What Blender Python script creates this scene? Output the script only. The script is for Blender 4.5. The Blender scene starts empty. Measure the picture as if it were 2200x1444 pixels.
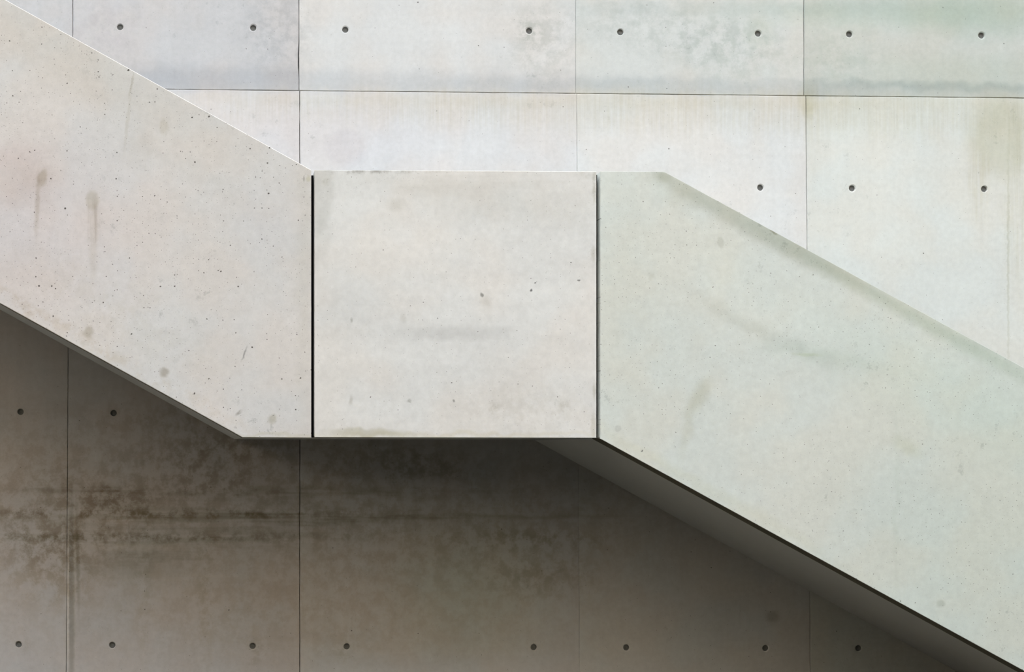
import bpy, bmesh, math, random
from mathutils import Vector

random.seed(11)
scene = bpy.context.scene
COL = scene.collection

# ------------------------------------------------------------------ camera
# x runs along the wall, z up, wall face at y = 0, floor at z = 0.
EYE = 1.62            # eye height
DW = 8.75             # camera to wall
DEPTH = 1.40          # the stair projects this far from the wall
DF = DW - DEPTH       # camera to parapet face
FPX = 3150.0          # focal length for a 2200 px wide frame
cam_d = bpy.data.cameras.new('camera')
cam = bpy.data.objects.new('camera', cam_d)
COL.objects.link(cam)
cam.location = (0.0, -DW, EYE)
cam.rotation_euler = (math.radians(90), 0, 0)
cam_d.sensor_fit = 'HORIZONTAL'
cam_d.sensor_width = 36.0
cam_d.lens = 36.0 * FPX / 2200.0
cam_d.shift_x = (1100 - 410) / 2200.0      # shift lens, wall kept parallel to the sensor
cam_d.shift_y = (965 - 722) / 2200.0
cam_d.clip_end = 500
scene.camera = cam

# ------------------------------------------------------------------ overcast sky, exposure
w = bpy.data.worlds.new('overcast_sky')
scene.world = w
w.use_nodes = True
bg = w.node_tree.nodes['Background']
bg.inputs['Color'].default_value = (0.915, 0.985, 1.09, 1)
bg.inputs['Strength'].default_value = 1.0
scene.view_settings.view_transform = 'Standard'
scene.view_settings.look = 'None'
scene.view_settings.gamma = 1.0
scene.view_settings.use_curve_mapping = False
scene.view_settings.exposure = 2.60
scene.cycles.max_bounces = 3
scene.cycles.diffuse_bounces = 3

# ------------------------------------------------------------------ survey drawings
# Wall elevation at 360 units per metre, parapet elevation at 428.57 units per metre.
SW = FPX / DW
SF = FPX / DF
def WL(u, v): return ((u - 410) / SW, EYE + (965 - v) / SW)
def FR(u, v): return ((u - 410) / SF, EYE + (965 - v) / SF)

# ------------------------------------------------------------------ material helpers
class NT:
    """small wrapper to write shader node chains"""
    def __init__(s, name):
        s.mat = bpy.data.materials.new(name); s.mat.use_nodes = True
        s.t = s.mat.node_tree; s.N = s.t.nodes; s.L = s.t.links
        s.N.remove(s.N['Principled BSDF'])
        s.bsdf = s.N.new('ShaderNodeBsdfDiffuse')      # dry matt cement
        s.L.new(s.bsdf.outputs[0], s.N['Material Output'].inputs['Surface'])
        s.P = s.N.new('ShaderNodeTexCoord').outputs['Object']
    def put(s, sock, v):
        if isinstance(v, (int, float)): sock.default_value = v
        elif isinstance(v, tuple):
            sock.default_value = v if len(v) == len(sock.default_value) else tuple(v) + (1.0,)
        else: s.L.new(v, sock)
    def math(s, op, *a, clamp=False):
        n = s.N.new('ShaderNodeMath'); n.operation = op; n.use_clamp = clamp
        for i, x in enumerate(a): s.put(n.inputs[i], x)
        return n.outputs[0]
    def vmath(s, op, *a):
        n = s.N.new('ShaderNodeVectorMath'); n.operation = op
        for i, x in enumerate(a):
            if op == 'SCALE' and i == 1: s.put(n.inputs['Scale'], x)
            else: s.put(n.inputs[i], x)
        return n.outputs[0]
    def noise(s, vec, scale, detail=3, rough=0.55, dist=0.0, color=False):
        n = s.N.new('ShaderNodeTexNoise')
        s.put(n.inputs['Vector'], vec); n.inputs['Scale'].default_value = scale
        n.inputs['Detail'].default_value = detail; n.inputs['Roughness'].default_value = rough
        n.inputs['Distortion'].default_value = dist
        return n.outputs['Color' if color else 'Fac']
    def ramp(s, v, a, b, lo=0.0, hi=1.0):
        n = s.N.new('ShaderNodeMapRange'); n.interpolation_type = 'SMOOTHSTEP'
        s.put(n.inputs['Value'], v); s.put(n.inputs['From Min'], a); s.put(n.inputs['From Max'], b)
        s.put(n.inputs['To Min'], lo); s.put(n.inputs['To Max'], hi)
        return n.outputs[0]
    def mix(s, fac, a, b, mode='MIX'):
        n = s.N.new('ShaderNodeMix'); n.data_type = 'RGBA'; n.blend_type = mode
        s.put(n.inputs[0], fac); s.put(n.inputs[6], a); s.put(n.inputs[7], b)
        return n.outputs[2]
    def stretch(s, vec, sx, sy, sz):
        return s.vmath('MULTIPLY', vec, (sx, sy, sz))

def pores(q, P, scale, frac, rmin, rmax, seed, dens=None):
    """round air-bubble pits: mask 0..1; rmin/rmax in metres"""
    v = q.vmath('ADD', P, (seed * 3.17, 0, seed * 1.71))
    sp = q.N.new('ShaderNodeSeparateXYZ'); q.put(sp.inputs[0], v)
    cb = q.N.new('ShaderNodeCombineXYZ'); q.put(cb.inputs[0], sp.outputs[0]); q.put(cb.inputs[1], sp.outputs[2])
    vo = q.N.new('ShaderNodeTexVoronoi'); vo.voronoi_dimensions = '2D'
    q.put(vo.inputs['Vector'], cb.outputs[0]); vo.inputs['Scale'].default_value = scale
    sc = q.N.new('ShaderNodeSeparateColor'); q.put(sc.inputs[0], vo.outputs['Color'])
    d = vo.outputs['Distance']
    big = q.math('POWER', sc.outputs[1], 3.0)
    r = q.math('MULTIPLY_ADD', big, (rmax - rmin) * scale, rmin * scale)
    mk = q.ramp(d, q.math('MULTIPLY', r, 0.55), r, 1.0, 0.0)
    th = frac if dens is None else q.math('MULTIPLY', dens, frac)
    return q.math('MULTIPLY', mk, q.math('LESS_THAN', sc.outputs[0], th))

def concrete(name, base, plane, stains=(), cloud=0.10, mottle=0.10, streak_v=0.0, streak_h=0.0,
             pore_sets=(), pore_col=(0.16, 0.15, 0.14), pore_strength=0.85, bump=0.5, hue=0.05,
             fleck=0.0, grain=0.06, use_tint=True, fields=()):
    q = NT(name)
    P = q.P
    n1 = q.noise(P, 0.9, 2, 0.5)
    n2 = q.noise(P, 4.2, 4, 0.66)
    n3 = q.noise(P, 34, 2, 0.6)
    n4 = q.noise(P, 210, 1, 0.6)
    val = q.math('MULTIPLY_ADD', q.math('SUBTRACT', n1, 0.5), 2 * cloud, 1.0)
    val = q.math('ADD', val, q.math('MULTIPLY', q.math('SUBTRACT', n2, 0.5), 2 * mottle))
    val = q.math('ADD', val, q.math('MULTIPLY', q.math('SUBTRACT', n3, 0.5), 0.20))
    val = q.math('ADD', val, q.math('MULTIPLY', q.math('SUBTRACT', n4, 0.5), 2 * grain))
    nv = q.noise(q.stretch(P, 13, 1, 0.7), 1.0, 3, 0.6)
    nh = q.noise(q.stretch(P, 1.1, 1, 9), 1.0, 3, 0.6)
    if streak_v: val = q.math('ADD', val, q.math('MULTIPLY', q.math('SUBTRACT', nv, 0.5), 2 * streak_v))
    if streak_h: val = q.math('ADD', val, q.math('MULTIPLY', q.math('SUBTRACT', nh, 0.5), 2 * streak_h))
    cmb = q.N.new('ShaderNodeCombineColor')
    for i in range(3): q.put(cmb.inputs[i], val)
    col = q.mix(1.0, base, cmb.outputs[0], 'MULTIPLY')
    # faint warm / cool cement variation
    hn = q.ramp(q.noise(P, 2.1, 2, 0.6), 0.38, 0.62)
    hm = q.mix(hn, (1 + hue, 1.0, 1 - hue), (1 - hue, 1.0, 1 + hue * 0.6))
    col = q.mix(1.0, col, hm, 'MULTIPLY')
    if use_tint:
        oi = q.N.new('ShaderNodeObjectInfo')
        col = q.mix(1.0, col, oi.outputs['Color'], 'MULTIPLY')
    if fleck:
        fm = q.ramp(q.noise(P, 17, 4, 0.76), 0.55, 0.70)
        fm = q.math('MULTIPLY', fm, q.ramp(q.noise(q.vmath('ADD', P, (7, 3, 2)), 1.7, 3), 0.46, 0.66))
        col = q.mix(q.math('MULTIPLY', fm, fleck), col, (0.72, 0.73, 0.73), 'MULTIPLY')
    # stains with shapes of their own
    wa = q.vmath('SCALE', q.vmath('SUBTRACT', q.noise(P, 7, 2, 0.6, color=True), (0.5, 0.5, 0.5)), 0.10)
    PW = q.vmath('ADD', P, wa)
    wb = q.vmath('SCALE', q.vmath('SUBTRACT', q.noise(P, 30, 2, 0.6, color=True), (0.5, 0.5, 0.5)), 0.022)
    PF = q.vmath('ADD', P, wb)
    brk = q.ramp(q.noise(P, 11, 4, 0.72), 0.40, 0.62)
    nvs = q.ramp(q.noise(q.stretch(P, 52, 1, 2.2), 1.0, 2, 0.7), 0.30, 0.72)
    nhs = q.ramp(q.noise(q.stretch(P, 1.6, 1, 22), 1.0, 2, 0.6), 0.36, 0.64)
    scale = SW if plane == 'wall' else SF
    fn = WL if plane == 'wall' else FR
    for st in stains:
        (u, v, ru, rv, ang, soft, tint, k) = st[:8]
        mode = st[8] if len(st) > 8 else 'w'
        mp = q.N.new('ShaderNodeMapping'); mp.vector_type = 'TEXTURE'
        cx, cz = fn(u, v)
        q.put(mp.inputs['Vector'], P if 'p' in mode else (PF if 'f' in mode else PW))
        mp.inputs['Location'].default_value = (cx, 0, cz)
        mp.inputs['Rotation'].default_value = (0, math.radians(ang), 0)   # positive falls to the right
        mp.inputs['Scale'].default_value = (ru / scale, 1e6, rv / scale)
        d = q.N.new('ShaderNodeVectorMath'); d.operation = 'LENGTH'
        q.put(d.inputs[0], mp.outputs[0])
        mk = q.ramp(d.outputs['Value'], 1.0 - soft, 1.0 + soft, k, 0.0)
        if 'b' in mode: mk = q.math('MULTIPLY', mk, brk)
        if 'v' in mode: mk = q.math('MULTIPLY', mk, nvs)
        if 'h' in mode: mk = q.math('MULTIPLY', mk, nhs)
        col = q.mix(mk, col, tint, 'MULTIPLY')
    hsum = q.math('MULTIPLY', n3, 0.25)
    PP = q.vmath('ADD', P, q.vmath('SCALE', q.vmath('SUBTRACT', q.noise(P, 90, 0, color=True), (0.5, 0.5, 0.5)), 0.006))
    for i, ps in enumerate(pore_sets):
        dens = None
        if len(ps) > 4:
            dens = q.ramp(q.noise(q.vmath('ADD', P, (i * 5.0, 0, 2)), ps[4], 2), 0.36, 0.62, 0.15, 1.0)
        pm = pores(q, PP, ps[0], ps[1], ps[2], ps[3], i + 1, dens)
        col = q.mix(q.math('MULTIPLY', pm, pore_strength), col, pore_col, 'MULTIPLY')
    bn = q.N.new('ShaderNodeBump'); bn.inputs['Strength'].default_value = bump
    bn.inputs['Distance'].default_value = 0.003
    q.put(bn.inputs['Height'], hsum)
    q.put(q.bsdf.inputs['Normal'], bn.outputs[0])
    q.put(q.bsdf.inputs['Color'], col)
    q.bsdf.inputs['Roughness'].default_value = 0.82
    return q.mat

def plain(name, base, scale=3.0, amp=0.12, rough=0.85):
    """quiet cement surface: one cloudy noise over a base colour"""
    q = NT(name)
    n = q.noise(q.P, scale, 3, 0.55)
    v = q.math('MULTIPLY_ADD', q.math('SUBTRACT', n, 0.5), 2 * amp, 1.0)
    c = q.N.new('ShaderNodeCombineColor')
    for i in range(3): q.put(c.inputs[i], v)
    q.put(q.bsdf.inputs['Color'], q.mix(1.0, base, c.outputs[0], 'MULTIPLY'))
    q.bsdf.inputs['Roughness'].default_value = rough
    return q.mat

# ------------------------------------------------------------------ stain lists (drawing units)
GREYBLUE = (0.87, 0.885, 0.905)
BEIGE = (0.915, 0.90, 0.85)
DIRT = (0.68, 0.66, 0.60)
GREEN = (0.88, 0.95, 0.90)
wall_stains = [
    # cement-grey tide line over the pour joint
    (700, 172, 620, 24, 0.4, 0.6, GREYBLUE, 0.75),
    (1500, 186, 620, 16, 0.5, 0.7, GREYBLUE, 0.9),
    (2050, 186, 260, 9, 1.5, 0.8, (0.84, 0.87, 0.87), 0.9),
    (330, 168, 280, 26, 0, 0.8, GREYBLUE, 0.6),
    # warm drips below it
    (820, 228, 300, 34, 0.4, 0.7, BEIGE, 0.55, 'wv'),
    (1180, 238, 330, 48, 0.4, 0.7, BEIGE, 0.5, 'wv'),
    (1560, 240, 330, 52, 0.4, 0.7, BEIGE, 0.5, 'wv'),
    (1950, 246, 300, 50, 0.4, 0.7, BEIGE, 0.7, 'wv'),
    (1450, 236, 800, 34, 0.5, 0.9, (0.945, 0.94, 0.915), 0.8, 'w'),
    (1300, 216, 900, 14, 0.5, 0.9, (0.93, 0.91, 0.86), 0.7),
    (500, 230, 150, 40, 0.4, 0.7, BEIGE, 0.45, 'wv'),
    # brown run on the right
    (2150, 290, 68, 80, 0, 0.45, (0.84, 0.81, 0.70), 0.75),
    (2105, 390, 20, 70, 0, 0.6, (0.86, 0.83, 0.73), 0.7, 'wv'),
    (2185, 420, 26, 150, 0, 0.7, (0.87, 0.86, 0.78), 0.7, 'wv'),
    (2166, 560, 2.2, 220, 0, 0.8, (0.80, 0.80, 0.74), 0.7, 'f'),
    # mottled grey clouds of the upper pour
    (600, 60, 70, 90, 0, 0.7, (0.80, 0.81, 0.82), 0.75, 'wb'),
    (1165, 90, 70, 80, 0, 0.7, (0.80, 0.82, 0.81), 0.75, 'wb'),
    (1420, 60, 150, 50, 4, 0.7, (0.84, 0.86, 0.85), 0.8, 'wb'),
    (1580, 110, 110, 60, 0, 0.7, (0.82, 0.85, 0.83), 0.8, 'wb'),
    (1500, 18, 380, 16, 0, 0.8, (0.88, 0.90, 0.90), 0.8),
    (1850, 25, 260, 30, 0, 0.8, (0.88, 0.94, 0.90), 0.8),
    (2120, 30, 160, 46, 0, 0.7, (0.80, 0.87, 0.82), 0.8),
    (1800, 130, 80, 60, 0, 0.8, (0.87, 0.90, 0.88), 0.8, 'wb'),
    (2080, 160, 200, 40, 0, 0.8, (0.90, 0.94, 0.91), 0.7),
    (230, 60, 70, 70, 0, 0.8, (0.91, 0.90, 0.92), 0.8, 'wb'),
    (742, 318, 42, 40, 0, 0.3, (0.945, 0.94, 0.955), 0.8, 'f'),
    (760, 290, 150, 70, 0, 0.8, (0.96, 0.955, 0.97), 0.8),
    (1270, 480, 500, 60, 0, 0.8, (1.04, 1.04, 1.04), 0.6),
    # lower pour: tide bands, brown clouds, runs
    (210, 1052, 130, 9, 0, 0.9, (0.66, 0.62, 0.55), 0.8, 'wh'),
    (560, 1055, 330, 8, 0, 0.9, (0.76, 0.74, 0.68), 0.7, 'wh'),
    (300, 1104, 420, 8, 0, 0.9, (0.66, 0.63, 0.57), 0.9, 'fb'),
    (300, 1106, 420, 14, 0, 0.9, (0.86, 0.85, 0.80), 0.9, 'fh'),
    (620, 1112, 260, 12, 1, 0.9, (0.74, 0.72, 0.66), 0.7, 'wh'),
    (330, 1155, 330, 9, 0, 0.9, (0.68, 0.66, 0.60), 0.9, 'fb'),
    (330, 1157, 330, 14, 0, 0.9, (0.86, 0.86, 0.82), 0.9, 'fh'),
    (950, 1110, 330, 9, 0, 0.9, (0.76, 0.74, 0.67), 0.8, 'wh'),
    (860, 1062, 270, 7, 0, 0.9, (0.80, 0.78, 0.72), 0.7, 'wh'),
    (1150, 1160, 130, 20, 0, 0.8, (0.72, 0.70, 0.62), 0.7, 'wb'),
    (1160, 1240, 100, 40, 0, 0.8, (0.76, 0.75, 0.68), 0.6, 'wb'),
    (240, 1072, 75, 26, 0, 0.8, (0.66, 0.61, 0.56), 0.7, 'wb'),
    (100, 1170, 90, 40, 0, 0.8, (0.74, 0.71, 0.66), 0.7, 'wb'),
    (440, 1000, 130, 60, 0, 0.8, (0.74, 0.69, 0.63), 0.6, 'wb'),
    (500, 960, 100, 24, 0, 0.8, (0.74, 0.71, 0.64), 0.6, 'wb'),
    (110, 1240, 90, 50, 0, 0.8, (0.80, 0.75, 0.66), 0.7, 'wb'),
    (280, 1220, 100, 26, 0, 0.8, (0.78, 0.77, 0.72), 0.7, 'w'),
    (800, 980, 160, 40, 0, 0.8, (0.80, 0.78, 0.72), 0.6, 'wb'),
    (920, 1000, 80, 30, 0, 0.8, (0.72, 0.70, 0.64), 0.6, 'wb'),
    (310, 1210, 12, 190, 0, 0.9, (0.88, 0.88, 0.84), 0.7, 'fb'),
    (440, 1260, 16, 170, 0, 0.9, (0.88, 0.87, 0.82), 0.7, 'fb'),
    (154, 1290, 7, 190, 0, 0.5, (0.66, 0.65, 0.61), 0.85, 'f'),
    (167, 1200, 4, 90, -1, 0.8, (0.66, 0.64, 0.57), 0.8, 'f'),
    (146, 1290, 2.4, 120, 0, 0.6, (1.4, 1.38, 1.35), 0.8, 'p'),
    (160, 1250, 3, 140, 0, 0.8, (1.14, 1.14, 1.12), 0.8, 'f'),
    # broken cement clouds over the whole lower pour
    (300, 1020, 420, 150, 0, 0.7, (0.80, 0.76, 0.71), 0.8, 'wb'),
    (450, 1120, 330, 60, 0, 0.8, (0.84, 0.84, 0.81), 0.8, 'wh'),
    (120, 1130, 180, 90, 0, 0.8, (0.82, 0.77, 0.70), 0.8, 'wb'),
    (950, 1090, 420, 120, 0, 0.7, (0.84, 0.82, 0.77), 0.8, 'wb'),
    (900, 1250, 420, 150, 0, 0.8, (0.90, 0.86, 0.82), 0.8, 'wb'),
    (360, 1300, 380, 120, 0, 0.8, (0.90, 0.88, 0.84), 0.7, 'wb'),
    (1010, 1260, 140, 120, 0, 0.9, (0.93, 0.97, 0.90), 0.8, 'w'),
    (330, 1195, 120, 14, 0, 0.5, (0.84, 0.83, 0.79), 0.7, 'fh'),
    (290, 1175, 110, 8, 0, 0.7, (1.08, 1.06, 1.02), 0.6, 'fh'),
    (330, 1240, 200, 6, 0, 0.8, (1.10, 1.09, 1.06), 0.6, 'fh'),
    (500, 900, 200, 30, 0, 0.8, (0.78, 0.75, 0.69), 0.7, 'wb'),
    (208, 978, 16, 7, 30, 0.8, (1.25, 1.24, 1.22), 0.5, 'fb'),
    (300, 980, 22, 6, -10, 0.8, (1.22, 1.2, 1.2), 0.4, 'fb'),
    (250, 1110, 20, 14, 0, 0.8, (1.18, 1.17, 1.12), 0.5, 'fb'),
    (1660, 1325, 14, 12, 0, 0.6, (0.72, 0.72, 0.70), 0.8, 'f'),
    # patched rings round some tie holes
    (543, 1400, 22, 26, 0, 0.5, (0.78, 0.77, 0.72), 0.7, 'fb'),
    (745, 1396, 24, 26, 0, 0.5, (0.84, 0.85, 0.80), 0.6, 'fb'),
    (40, 1386, 26, 20, 0, 0.5, (0.84, 0.83, 0.80), 0.6, 'fb'),
    (1137, 66, 26, 22, 0, 0.6, (0.82, 0.84, 0.82), 0.7, 'fb'),
    (1629, 72, 34, 30, 0, 0.5, (0.93, 0.95, 0.92), 0.9, 'f'),
    (1735, 218, 16, 34, 0, 0.7, (0.90, 0.88, 0.78), 0.8, 'w'),
]
left_stains = [
    (91, 382, 10, 18, 15, 0.4, (0.76, 0.73, 0.65), 0.8, 'f'),
    (80, 440, 5, 60, 2, 0.7, (0.80, 0.77, 0.72), 0.8, 'f'),
    (199, 430, 14, 20, 0, 0.35, (0.80, 0.78, 0.71), 0.75, 'f'),
    (200, 478, 14, 46, 0, 0.5, (0.76, 0.73, 0.69), 0.9, 'fv'),
    (200, 530, 8, 60, 0, 0.9, (0.88, 0.86, 0.82), 0.7, 'f'),
    (60, 395, 60, 40, 0, 0.9, (0.85, 0.80, 0.78), 0.6, 'w'),
    (60, 490, 210, 170, 0, 0.9, (0.985, 0.945, 0.96), 0.9, 'w'),
    (30, 335, 60, 26, 0, 0.9, (0.93, 0.89, 0.89), 0.7, 'w'),
    (150, 120, 380, 60, 29, 0.8, (0.92, 0.91, 0.88), 0.8, 'w'),
    (283, 180, 2.0, 24, 12, 0.6, (0.82, 0.80, 0.76), 0.8, 'f'),
    (274, 260, 3.0, 60, 6, 0.8, (0.90, 0.89, 0.86), 0.9, 'f'),
    (352, 272, 9, 17, 0, 0.5, (0.86, 0.84, 0.79), 0.7, 'f'),
    (300, 325, 30, 40, 0, 0.9, (0.94, 0.93, 0.91), 0.8, 'w'),
    (420, 370, 120, 20, 29, 0.9, (0.96, 0.96, 0.95), 0.8, 'w'),
    (190, 714, 10, 12, 20, 0.5, (0.68, 0.65, 0.58), 0.75, 'f'),
    (353, 800, 9, 9, 0, 0.6, (0.62, 0.58, 0.52), 0.8, 'f'),
    (585, 900, 8, 10, 25, 0.5, (0.76, 0.74, 0.66), 0.8, 'f'),
    (515, 886, 9, 4, -40, 0.5, (0.5, 0.48, 0.44), 0.8, 'fb'),
    (525, 760, 2, 14, 22, 0.6, (0.4, 0.4, 0.4), 0.7, 'f'),
    (662, 384, 5, 6, 0, 0.6, (0.86, 0.86, 0.74), 0.9, 'f'),
    (653, 384, 1.2, 6, 0, 0.5, (0.45, 0.45, 0.42), 0.8, 'p'),
    (250, 770, 330, 12, 29, 0.9, (0.90, 0.86, 0.80), 0.8, 'wb'),
    (60, 655, 60, 9, 29, 0.9, (0.84, 0.79, 0.72), 0.7, 'wb'),
    (470, 890, 70, 20, 29, 0.8, (1.05, 1.05, 1.06), 0.8, 'w'),
    (560, 470, 60, 70, 0, 0.9, (0.96, 0.96, 0.97), 0.8, 'w'),
    (655, 560, 16, 330, 0, 0.9, (0.95, 0.95, 0.93), 0.9, 'w'),
    (600, 936, 90, 4, 0, 0.8, (0.92, 0.91, 0.84), 0.9, 'w'),
    (250, 665, 220, 60, 29, 0.9, (0.93, 0.92, 0.89), 0.7, 'wb'),
]
mid_stains = [
    (686, 425, 30, 80, 8, 0.25, (0.87, 0.87, 0.86), 0.85, 'f'),
    (690, 510, 16, 60, 8, 0.7, (0.93, 0.93, 0.92), 0.8, 'w'),
    (760, 368, 90, 5, 0, 0.9, (0.55, 0.54, 0.52), 0.9, 'fb'),
    (880, 368, 60, 4, 0, 0.9, (0.74, 0.73, 0.70), 0.8, 'fb'),
    (980, 385, 330, 26, 0, 0.8, (0.93, 0.93, 0.92), 0.8, 'wh'),
    (850, 440, 16, 12, 0, 0.8, (0.86, 0.86, 0.84), 0.8, 'f'),
    (700, 388, 6, 8, 0, 0.7, (0.76, 0.75, 0.70), 0.7, 'fb'),
    (1120, 440, 220, 34, 6, 0.8, (0.95, 0.95, 0.94), 0.9, 'w'),
    (980, 712, 110, 16, 2, 0.6, (0.87, 0.87, 0.87), 0.85, 'w'),
    (800, 640, 130, 50, 0, 0.9, (0.95, 0.95, 0.95), 0.9, 'w'),
    (720, 700, 50, 90, 0, 0.9, (0.95, 0.95, 0.95), 0.8, 'w'),
    (1044, 648, 12, 10, 40, 0.7, (0.88, 0.87, 0.85), 0.8, 'f'),
    (1035, 633, 3.2, 5, 0, 0.5, (0.35, 0.35, 0.34), 0.85, 'f'),
    (1140, 624, 2.4, 3.6, 0, 0.5, (0.2, 0.2, 0.2), 0.9, 'f'),
    (1150, 607, 2.2, 2.2, 0, 0.5, (0.2, 0.2, 0.2), 0.9, 'f'),
    (1243, 602, 2.6, 2.0, 0, 0.5, (0.3, 0.3, 0.3), 0.9, 'f'),
    (756, 688, 3, 5, 0, 0.7, (0.6, 0.6, 0.58), 0.8, 'f'),
    (866, 684, 6, 9, 0, 0.8, (0.86, 0.85, 0.83), 0.8, 'f'),
    (754, 860, 4, 9, 5, 0.7, (0.78, 0.77, 0.74), 0.8, 'f'),
    (880, 862, 4, 4, 0, 0.7, (0.5, 0.5, 0.48), 0.8, 'fb'),
    (975, 862, 3, 3, 0, 0.7, (0.35, 0.35, 0.34), 0.8, 'f'),
    (1060, 880, 10, 12, 20, 0.8, (0.82, 0.81, 0.78), 0.8, 'fb'),
    (1213, 872, 8, 10, 0, 0.8, (0.80, 0.79, 0.76), 0.8, 'fb'),
    (1130, 880, 140, 44, 0, 0.8, (0.88, 0.87, 0.85), 0.7, 'fb'),
    (790, 930, 80, 10, 3, 0.5, (0.80, 0.79, 0.71), 0.9, 'w'),
    (980, 934, 320, 5, 0, 0.8, (0.94, 0.92, 0.85), 0.8, 'w'),
    (1277, 400, 4, 40, 0, 0.8, (0.72, 0.71, 0.66), 0.8, 'fb'),
    (1275, 545, 5, 14, 0, 0.7, (0.80, 0.79, 0.75), 0.8, 'f'),
    (1275, 915, 6, 22, 0, 0.5, (0.86, 0.85, 0.80), 0.8, 'f'),
    (1277, 840, 3, 16, 0, 0.8, (0.78, 0.77, 0.72), 0.8, 'f'),
    (1255, 376, 26, 8, 20, 0.8, (0.88, 0.88, 0.86), 0.8, 'fb'),
]
right_stains = [
    # weathered strip under the coping edge
    (1640, 498, 240, 25, 29, 0.5, (0.80, 0.80, 0.76), 0.85, 'f'),
    (1920, 653, 340, 16, 29, 0.9, (0.82, 0.85, 0.80), 0.85, 'f'),
    (2100, 755, 200, 14, 29, 0.9, (0.92, 0.94, 0.92), 0.8, 'w'),
    (1425, 380, 16, 10, 10, 0.7, (0.82, 0.81, 0.76), 0.8, 'f'),
    (1460, 410, 60, 22, 29, 0.9, (0.90, 0.90, 0.87), 0.8, 'w'),
    (1662, 500, 8, 2, 29, 0.6, (0.66, 0.64, 0.56), 0.8, 'f'),
    (1548, 521, 7, 11, -10, 0.35, (0.84, 0.84, 0.82), 0.85, 'f'),
    (1400, 594, 7, 7, 0, 0.7, (0.87, 0.87, 0.85), 0.8, 'f'),
    (1328, 920, 7, 6, 20, 0.3, (0.86, 0.86, 0.86), 0.9, 'f'),
    (2021, 1297, 9, 8, 15, 0.4, (0.82, 0.83, 0.81), 0.85, 'f'),
    (1504, 850, 15, 36, 28, 0.8, (0.84, 0.82, 0.75), 0.8, 'f'),
    (1475, 920, 10, 46, 12, 0.9, (0.90, 0.89, 0.85), 0.8, 'w'),
    (1560, 672, 70, 12, 32, 0.9, (0.92, 0.92, 0.91), 0.8, 'w'),
    (1690, 740, 110, 16, 26, 0.8, (0.90, 0.91, 0.90), 0.9, 'w'),
    (1780, 770, 120, 14, 10, 0.9, (0.92, 0.94, 0.92), 0.8, 'w'),
    (1735, 762, 26, 3, 3, 0.8, (0.90, 0.92, 0.82), 0.8, 'f'),
    (1680, 690, 120, 40, 20, 0.9, (1.04, 1.04, 1.04), 0.8, 'w'),
    (1560, 580, 40, 60, 0, 0.9, (1.03, 1.03, 1.02), 0.8, 'w'),
    (1340, 640, 60, 200, 0, 0.9, (0.97, 0.97, 0.96), 0.8, 'w'),
    (1450, 800, 120, 200, 20, 0.9, (0.965, 0.965, 0.96), 0.8, 'wb'),
    (1950, 960, 30, 14, 30, 0.8, (0.92, 0.92, 0.86), 0.8, 'f'),
    (1926, 1080, 5, 170, 0, 0.9, (0.95, 0.96, 0.95), 0.9, 'w'),
    (2080, 850, 330, 90, 24, 0.9, (0.95, 0.985, 0.965), 0.9, 'w'),
    (2130, 1230, 300, 300, 0, 0.9, (0.92, 0.955, 0.935), 0.9, 'w'),  # broad darker tone at the lower right end
    (1500, 1040, 300, 12, 29, 0.9, (0.97, 0.96, 0.91), 0.8, 'w'),
    (1378, 968, 2.0, 2.0, 0, 0.5, (0.3, 0.3, 0.3), 0.9, 'f'),
    (1285, 378, 4, 12, 0, 0.8, (0.86, 0.86, 0.86), 0.8, 'f'),
]

M = {}
def wall_material(ul, ur, vt, vb):
    """wall concrete of one panel with the stains that reach it (drawing units)"""
    near = []
    for st in wall_stains:
        m = 1.0 + st[5]
        e = 0.0 if 'p' in (st[8] if len(st) > 8 else '') else 18
        if st[0] + st[2] * m + e < ul or st[0] - st[2] * m - e > ur: continue
        if st[1] + st[3] * m + e < vt or st[1] - st[3] * m - e > vb: continue
        near.append(st)
    return concrete('fair_faced_wall_concrete', (0.59, 0.59, 0.585), 'wall', near, cloud=0.05, mottle=0.075,
                    streak_v=0.05, streak_h=0.035, pore_sets=[(8, 0.34, 0.0016, 0.0045), (26, 0.10, 0.0012, 0.0024)],
                    pore_strength=0.85, fleck=0.75, hue=0.018, grain=0.05, bump=0.15)
M['left'] = concrete('pitted_parapet_concrete', (0.565, 0.557, 0.545), 'front', left_stains, cloud=0.04, mottle=0.06,
                     pore_sets=[(13, 0.60, 0.0018, 0.0062, 1.3), (32, 0.42, 0.0013, 0.0040, 1.8), (75, 0.24, 0.0010, 0.0022, 2.5)],
                     pore_strength=0.95, fleck=1.0, hue=0.018, grain=0.07)
M['mid'] = concrete('smooth_parapet_concrete', (0.62, 0.62, 0.605), 'front', mid_stains, cloud=0.06, mottle=0.055,
                    streak_h=0.07, pore_sets=[(15, 0.28, 0.0015, 0.0042, 1.6), (42, 0.20, 0.0010, 0.0022)],
                    pore_strength=0.9, fleck=0.45, hue=0.014, grain=0.05)
M['right'] = concrete('greenish_parapet_concrete', (0.578, 0.606, 0.577), 'front', right_stains, cloud=0.035, mottle=0.045,
                      pore_sets=[(14, 0.45, 0.0014, 0.0042, 1.5), (46, 0.55, 0.0011, 0.0028, 2.0)],
                      pore_strength=0.7, fleck=1.0, hue=0.018, grain=0.055)
M['soffit'] = plain('smooth_soffit_concrete', (0.585, 0.61, 0.615), 1.5, 0.06)
M['plug'] = plain('tie_hole_mortar', (0.17, 0.175, 0.17), 60, 0.25)
M['backing'] = plain('joint_backing_concrete', (0.38, 0.38, 0.37))
M['groove_shade'] = plain('dark_groove_shade', (0.16, 0.155, 0.13), 20, 0.2)  # dark colour stands in for the shade of a groove
M['floor'] = plain('brown_stone_paving', (0.06, 0.052, 0.039))
M['seal'] = plain('black_joint_rubber', (0.012, 0.012, 0.012))
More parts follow.
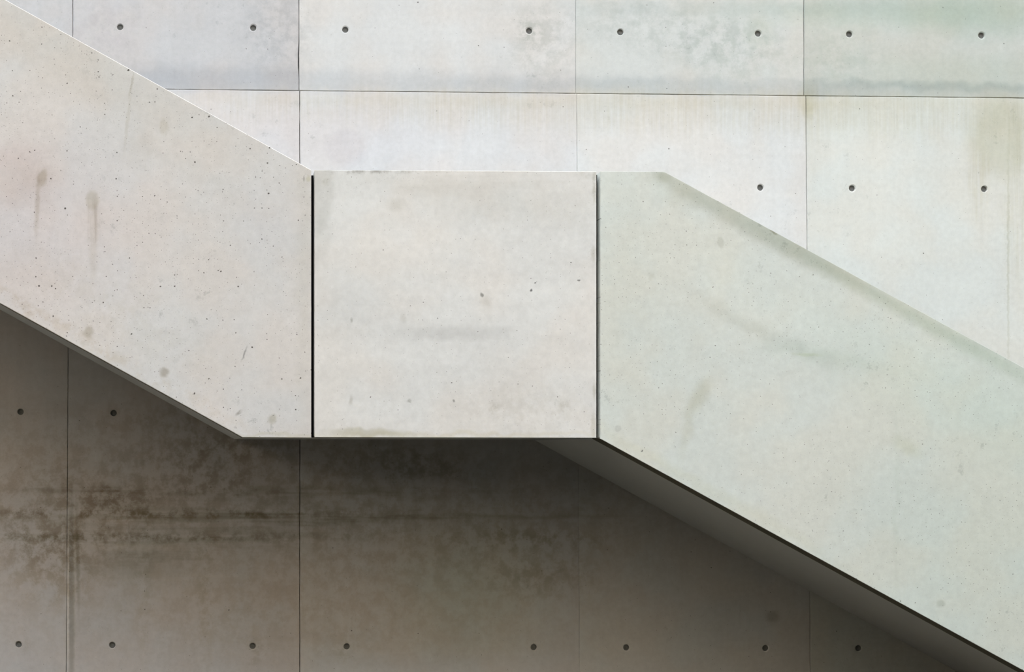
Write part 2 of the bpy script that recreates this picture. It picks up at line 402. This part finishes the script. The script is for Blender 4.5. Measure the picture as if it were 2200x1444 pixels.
M['unseen_plinth'] = plain('dark_unseen_plinth', (0.045, 0.042, 0.038))
M['opposite'] = plain('unseen_wall_render', (0.74, 0.63, 0.475))  # unseen walls, warm tone chosen for the light they bounce

# ------------------------------------------------------------------ object helpers
def link(name, bm, mat, parent=None, origin=None):
    me = bpy.data.meshes.new(name)
    bmesh.ops.recalc_face_normals(bm, faces=bm.faces)
    bm.to_mesh(me); bm.free()
    me.materials.append(mat)
    o = bpy.data.objects.new(name, me)
    COL.objects.link(o)
    if parent is not None:
        o.parent = parent
        o.location = -parent.location          # mesh data stay in place coordinates
    return o

def empty(name, loc, label=None, cat=None, group=None, kind=None):
    e = bpy.data.objects.new(name, None)
    e.empty_display_size = 0.2
    e.location = loc
    COL.objects.link(e)
    if label: e['label'] = label
    if cat: e['category'] = cat
    if group: e['group'] = group
    if kind: e['kind'] = kind
    return e

def inset(poly, d):
    """inset a convex-ish counter-clockwise polygon by d"""
    n = len(poly); out = []
    for i in range(n):
        p0, p1, p2 = Vector(poly[i - 1]), Vector(poly[i]), Vector(poly[(i + 1) % n])
        a = (p1 - p0).normalized(); b = (p2 - p1).normalized()
        na = Vector((-a.y, a.x)); nb = Vector((-b.y, b.x))
        k = 1 + na.dot(nb)
        out.append(tuple(p1 + (na + nb) * (d / k)))
    return out

def ccw(poly):
    s = sum(poly[i - 1][0] * poly[i][1] - poly[i][0] * poly[i - 1][1] for i in range(len(poly)))
    return poly if s > 0 else poly[::-1]

def prism(bm, poly, y0, y1, chamfer=0.0):
    """extrude an outline (x, z) from y0 (front) to y1; front arris chamfered"""
    poly = ccw(poly)
    rings = []
    if chamfer:
        rings.append([bm.verts.new((x, y0, z)) for x, z in inset(poly, chamfer)])
        rings.append([bm.verts.new((x, y0 + chamfer, z)) for x, z in poly])
    else:
        rings.append([bm.verts.new((x, y0, z)) for x, z in poly])
    rings.append([bm.verts.new((x, y1, z)) for x, z in poly])
    bm.faces.new(rings[0]); bm.faces.new(rings[-1][::-1])
    n = len(poly)
    for a, b in zip(rings[:-1], rings[1:]):
        for i in range(n):
            bm.faces.new((a[i], a[(i + 1) % n], b[(i + 1) % n], b[i]))

# ------------------------------------------------------------------ floor of the court; unseen walls added to shape the light
XL, XR = -8.5, 9.8
OPP_H = 12.0
RIGHT_H = 10.5         # right wall lower, set to tune the side light
def setting(name, poly, y0, y1, mat, label):
    b = bmesh.new(); prism(b, poly, y0, y1)
    o = link(name, b, mat); o['kind'] = 'structure'; o['label'] = label
    return o
setting('floor', [(XL - 1, -0.3), (XR + 1, -0.3), (XR + 1, 0), (XL - 1, 0)], -14.0, 0.5, M['floor'],
        'brown stone floor of the court below the concrete stair')
setting('unseen_wall_front', [(XL - 1, 0), (XR + 1, 0), (XR + 1, OPP_H), (XL - 1, OPP_H)], -14.0, -13.0, M['opposite'],
        'unseen rendered wall behind the viewer, added to block low sky light')
PL_H = 3.3            # height of the added dark base that cuts low light
setting('unseen_trim_1', [(XL, 0), (XR, 0), (XR, PL_H), (XL, PL_H)], -12.999, -12.94, M['unseen_plinth'],
        'dark unseen base behind the viewer, added to cut low light')
setting('unseen_wall_left', [(XL - 1, 0), (XL, 0), (XL, OPP_H), (XL - 1, OPP_H)], -13.0, 0.4, M['opposite'],
        'unseen rendered wall on the left, added to close off side light')
setting('unseen_wall_right', [(XR, 0), (XR + 1, 0), (XR + 1, RIGHT_H), (XR, RIGHT_H)], -13.0, 0.4, M['opposite'],
        'unseen low rendered wall on the right, added to tune side light')
setting('unseen_trim_2', [(XL, 0), (XL + 0.06, 0), (XL + 0.06, PL_H), (XL, PL_H)], -12.93, -0.05, M['unseen_plinth'],
        'dark unseen base on the left, added to cut low light')

# ------------------------------------------------------------------ the fair-faced wall: formwork panels and tie holes
wall = empty('wall_back', (0, 0, 0), 'light grey fair-faced concrete wall with panel joints and tie holes', kind='structure')
bm = bmesh.new()
prism(bm, [(XL, 0), (XR, 0), (XR, 6.4), (XL, 6.4)], 0.045, 0.40)
link('wall_core', bm, M['backing'], wall)

# joint lines (drawing units): u at the pour joint and lower end / upper end
JU = [-931, -441, 156.3, 642.3, 1236.5, 1727.2, 2216, 2812, 3300]      # upper pour
JL_TOP = [-931, -444, 150.0, 644.0, 1239.0, 1731.5, 2221, 2817, 3305]  # lower pour, at its head
JL_BOT = [-931, -450, 142.0, 644.0, 1245.5, 1742.0, 2233, 2829, 3317]  # lower pour, at its foot
def joint_v(u):  # pour joint falls a little to the right
    return 192.0 + (u - 375) * 0.0103 if u > -2000 else 192.0
GAPV = [0.006, 0.006, 0.0058, 0.0066, 0.0036, 0.0062, 0.006, 0.006, 0.006]
GAPH = 0.0050
# holes actually measured (drawing units) per row
ROW_U = {1: [(258, 58), (544, 59.5)], 2: [(742, 63.5), (1137, 66)], 3: [(1333, 69), (1629, 72)], 4: [(1825, 73.5), (2109, 76)]}
ROW_L = {0: [(44, 885), (40, 1385)], 1: [(244, 887.5), (241, 1386.5), (543, 1388.5)],
         2: [(745, 1389.5), (1147, 1391)], 3: [(1346, 1391.5), (1645, 1393), (1634, 403)],
         4: [(1845, 1393), (1831, 404.5), (2115, 406)]}

R_OUT, R_IN = 0.0225, 0.0178
def ragged(p, q, amp, step=0.07):
    n = max(1, int((Vector(q) - Vector(p)).length / step))
    out = []
    for i in range(n):
        t = i / n
        x = p[0] + (q[0] - p[0]) * t; z = p[1] + (q[1] - p[1]) * t
        if i: x += random.uniform(-amp, amp); z += random.uniform(-amp, amp)
        out.append((x, z))
    return out

plug_me = None
def plug_mesh():
    """mortar plug recessed in the tie hole: dished disc with a small nipple"""
    b = bmesh.new(); n = 20
    prof = [(R_IN + 0.0005, 0.012), (R_IN * 0.85, 0.0145), (R_IN * 0.45, 0.016), (R_IN * 0.22, 0.0145), (0.0, 0.0135)]
    rings = []
    for r, y in prof[:-1]:
        rings.append([b.verts.new((r * math.cos(2 * math.pi * i / n), y, r * math.sin(2 * math.pi * i / n))) for i in range(n)])
    tip = b.verts.new((0, prof[-1][1], 0))
    for a, c in zip(rings[:-1], rings[1:]):
        for i in range(n): b.faces.new((a[i], a[(i + 1) % n], c[(i + 1) % n], c[i]))
    for i in range(n): b.faces.new((rings[-1][i], rings[-1][(i + 1) % n], tip))
    back = [b.verts.new((R_IN * math.cos(2 * math.pi * i / n), 0.04, R_IN * math.sin(2 * math.pi * i / n))) for i in range(n)]
    for i in range(n): b.faces.new((rings[0][(i + 1) % n], rings[0][i], back[i], back[(i + 1) % n]))
    b.faces.new(back)
    bmesh.ops.recalc_face_normals(b, faces=b.faces)
    me = bpy.data.meshes.new('tie_hole_plug'); b.to_mesh(me); b.free()
    for p in me.polygons: p.use_smooth = True
    me.materials.append(M['plug'])
    return me
plug_me = plug_mesh()

JD = 0.0034            # depth of the panel joints
def wall_panel(corners, holes, tint, mat, chip=None, flange=0.0017):
    """one formwork panel, its tie holes cut through the face"""
    b = bmesh.new()
    poly = ccw(corners)
    ring = []
    for i in range(4): ring += ragged(poly[i], poly[(i + 1) % 4], 0.0009)
    if chip:
        cx, cz, rr, dep, sgn = chip
        ring = [((x + sgn * dep * random.uniform(0.5, 1)) if abs(x - cx) < 0.03 and abs(z - cz) < rr else x, z) for x, z in ring]
    ch = 0.0014
    face = [b.verts.new((x, 0.0, z)) for x, z in inset(ring, ch)]
    edge = [b.verts.new((x, ch, z)) for x, z in ring]
    foot = [b.verts.new((x, JD, z)) for x, z in ring]
    wide = inset(ring, -flange)
    shelf = [b.verts.new((x, JD, z)) for x, z in wide]
    back = [b.verts.new((x, 0.045, z)) for x, z in wide]
    n = len(ring)
    fe = [b.edges.new((face[i], face[(i + 1) % n])) for i in range(n)]
    for a, c in ((face, edge), (edge, foot), (foot, shelf), (shelf, back)):
        for i in range(n): b.faces.new((a[i], a[(i + 1) % n], c[(i + 1) % n], c[i]))
    m = 20
    for hx, hz, ro in holes:
        rim = []
        for r, y in ((ro, 0.0), (R_IN + 0.001, 0.0035), (R_IN, 0.040)):
            rim.append([b.verts.new((hx + r * math.cos(2 * math.pi * i / m), y, hz + r * math.sin(2 * math.pi * i / m))) for i in range(m)])
        fe += [b.edges.new((rim[0][i], rim[0][(i + 1) % m])) for i in range(m)]
        for a, c in zip(rim[:-1], rim[1:]):
            for i in range(m): b.faces.new((a[i], a[(i + 1) % m], c[(i + 1) % m], c[i]))
    bmesh.ops.triangle_fill(b, use_beauty=True, use_dissolve=False, edges=fe, normal=(0, -1, 0))
    o = link('panel', b, mat, wall)
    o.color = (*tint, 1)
    for hx, hz, ro in holes:
        p = bpy.data.objects.new('tie_hole_plug', plug_me)
        COL.objects.link(p); p.parent = o; p.location = (hx, 0, hz)
        p.rotation_euler = (0, random.uniform(0, 6.28), 0)
    return o

TINT_U = [(0.76, 0.76, 0.775), (0.76, 0.76, 0.775), (0.765, 0.76, 0.772), (0.885, 0.885, 0.88), (0.85, 0.868, 0.85), (0.765, 0.80, 0.77), (0.76, 0.80, 0.77), (0.76, 0.80, 0.77)]  # panel tones with light falloff towards both ends painted in
TINT_L = [(0.92, 0.90, 0.905), (0.92, 0.90, 0.905), (0.91, 0.895, 0.905), (0.94, 0.94, 0.95), (0.955, 0.965, 0.965), (0.93, 0.96, 0.935), (0.92, 0.96, 0.93), (0.92, 0.96, 0.93)]  # lower pour, milder painted falloff of the light
TOP_Z = 6.4
def rim_r(): return R_OUT + random.uniform(-0.0015, 0.0025)
for c in range(8):
    gl, gr = GAPV[c] / 2, GAPV[c + 1] / 2
    # upper pour
    zl = WL(0, joint_v(JU[c]))[1] + GAPH / 2; zr = WL(0, joint_v(JU[c + 1]))[1] + GAPH / 2
    xl = WL(JU[c], 0)[0] + gl; xr = WL(JU[c + 1], 0)[0] - gr
    hs = ROW_U.get(c - 1 + 0)
    if hs is None: hs = [(JU[c] + 100, 57 + (JU[c] + 100 - 258) * 0.0097), (JU[c + 1] - 100, 57 + (JU[c + 1] - 358) * 0.0097)]
    holes = []
    for u, v in hs:
        x, z = WL(u, v)
        holes.append((x, z, rim_r()))
        if z + 1.39 < TOP_Z: holes.append((x, z + 1.39, rim_r()))
    chip = None
    if c == 2: chip = (xr, WL(0, 127)[1], 0.05, 0.006, -1)
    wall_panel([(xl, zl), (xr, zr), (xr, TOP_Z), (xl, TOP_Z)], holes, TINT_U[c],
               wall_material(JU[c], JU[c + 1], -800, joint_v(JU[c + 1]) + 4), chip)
    # lower pour
    zl = WL(0, joint_v(JL_TOP[c]))[1] - GAPH / 2; zr = WL(0, joint_v(JL_TOP[c + 1]))[1] - GAPH / 2
    a = WL(JL_TOP[c], 0)[0] + gl; bb = WL(JL_TOP[c + 1], 0)[0] - gr
    a2 = WL(JL_BOT[c], 0)[0] + gl; b2 = WL(JL_BOT[c + 1], 0)[0] - gr
    hs = list(ROW_L.get(c - 1, []))
    for v in (404, 886, 1389):
        for u in (JL_TOP[c] + 99, JL_TOP[c + 1] - 99):
            if not any(abs(u - h[0]) < 60 and abs(v - h[1]) < 60 for h in hs): hs.append((u, v))
    holes = []
    for u, v in hs:
        x, z = WL(u, v); holes.append((x, z, rim_r()))
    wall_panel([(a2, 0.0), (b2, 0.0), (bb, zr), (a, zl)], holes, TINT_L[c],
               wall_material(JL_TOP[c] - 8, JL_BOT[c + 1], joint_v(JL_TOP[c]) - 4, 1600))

# ------------------------------------------------------------------ the stair
YF = -DEPTH           # parapet face
TP = 0.15             # parapet thickness
LIP = 0.010           # front lip at the foot of the parapet
GROOVE = 0.006        # rebate behind it, filled by the painted shade strip
YS = -0.002           # back of the stair against the wall
SLAB = 0.24

def parapet(outline, foot, mat, parent, ch, groove_shade, tint=(1, 1, 1)):
    """outline (x, z); foot = how far the bottom edge is raised behind the front lip, per vertex flag"""
    b = bmesh.new()
    prism(b, outline, YF, YF + LIP, ch)
    up = [(x, z + (GROOVE if f else 0)) for (x, z), f in zip(outline, foot)]
    prism(b, up, YF + LIP, YF + TP)
    o = link('parapet_panel', b, mat, parent)
    o.color = (*tint, 1)
    # dark strip painted in for groove shade, flush in the parapet foot
    low = [outline[i] for i in groove_shade]
    b = bmesh.new()
    prism(b, low + [(x, z + GROOVE - 0.0005) for x, z in low[::-1]], YF + LIP + 0.001, YF + TP - 0.001)
    d = link('groove_shade_strip', b, M['groove_shade'], o)
    d.location = (0, 0, 0)
    d['label'] = 'dark strip painted for groove shade along the parapet foot'
    return o

def slab(outline, parent):
    b = bmesh.new()
    prism(b, outline, YF + TP, YS)
    return link('stair_slab', b, M['soffit'], parent)

# upper flight, rising to the left
x_toe, z_toe = FR(521, 940)
x_j1l = FR(668.8, 0)[0]; x_j1r = FR(676.0, 0)[0]
x_j2l = FR(1281.3, 0)[0]; x_j2r = FR(1290.0, 0)[0]
SL = 0.5535
def left_top(u): return 363.0 - (668.8 - u) * 0.5555
def left_bot(u): return 940.0 - (521 - u) * SL
UEND = -1150
out = [FR(668.8, 941), FR(668.8, left_top(668.8) + 2), FR(UEND, left_top(UEND)), FR(UEND, left_bot(UEND)), FR(521, 940)]
up_f = empty('stair_flight', (FR(521, 940)[0], YF / 2, z_toe),
             'upper concrete stair flight rising to the left, parapet pitted and stained', 'stair flight', 'concrete stair flights')
parapet(out, [1, 0, 0, 1, 1], M['left'], up_f, 0.0026, (3, 4, 0))
RISE, GO = 0.166, 0.30
def stepped(x0, z0, dirx, n):
    """stepped top profile climbing from (x0, z0)"""
    pts = [(x0, z0)]; x, z = x0, z0
    for i in range(n):
        z += RISE; pts.append((x, z))
        x += dirx * GO; pts.append((x, z))
    return pts
zsl = z_toe
steps = stepped(x_toe + 0.10, zsl + SLAB, -1, 13)
endx, endz = steps[-1]
prof = [(x_j1l, zsl), (x_j1l, zsl + SLAB)] + steps
zb = zsl + (x_toe - endx) * SL
prof += [(endx, zb), (x_toe, zsl)]
slab(prof, up_f)

# landing
land = empty('stair_landing', ((x_j1r + x_j2l) / 2, YF / 2, z_toe),
             'horizontal concrete landing between the two stair flights, near-square smooth parapet', 'stair landing')
z_lb = FR(0, 939.5)[1]
parapet([(x_j1r, z_lb), (x_j2l, FR(0, 941)[1]), (x_j2l, FR(0, 368.5)[1]), (x_j1r, FR(0, 365.5)[1])], [1, 1, 0, 0], M['mid'], land, 0.0012, (0, 1))
slab([(x_j1l + 0.001, z_toe), (x_j2r - 0.001, z_toe), (x_j2r - 0.001, z_toe + SLAB), (x_j1l + 0.001, z_toe + SLAB)], land)
for xa, xb, vt in ((x_j1l, x_j1r, 372), (x_j2l, x_j2r, 371)):
    b = bmesh.new()
    zt = FR(0, vt)[1]
    prism(b, [(xa + 0.0005, z_toe + 0.002), (xb - 0.0005, z_toe + 0.002), (xb - 0.0005, zt), (xa + 0.0005, zt)], YF + 0.06, YF + TP - 0.01)
    s = link('joint_seal', b, M['seal'], land)

# lower flight, falling to the right to the floor
SR = 0.5480
xk, zk = FR(1290, 942.5)
x_floor = xk + zk / SR
xt, zt = FR(1427, 369.0)
STOP = 0.5455
x_end = x_floor + 0.9
out = [(x_j2r, zk), (x_floor, 0.0), (x_end, 0.0), (x_end, zt - (x_end - xt) * STOP), (xt, zt), (x_j2r, FR(0, 368.5)[1])]
low_f = empty('stair_flight', (x_floor, YF / 2, 0.0),
              'lower concrete stair flight falling to the right, greenish parapet and dark underside', 'stair flight', 'concrete stair flights')
parapet(out, [1, 0, 0, 0, 0, 0], M['right'], low_f, 0.0006, (0, 1))
# stepped slab
pts = []
x, z = x_j2r + 0.30, z_toe + SLAB
pts.append((x_j2r, z)); pts.append((x, z))
while z > RISE * 1.2:
    z -= RISE; pts.append((x, z)); x += GO; pts.append((x, z))
pts[-1] = (pts[-1][0], z)
prof = [(x_j2r, zk)] + pts + [(x, 0.0), (x_floor, 0.0)]
slab(prof, low_f)
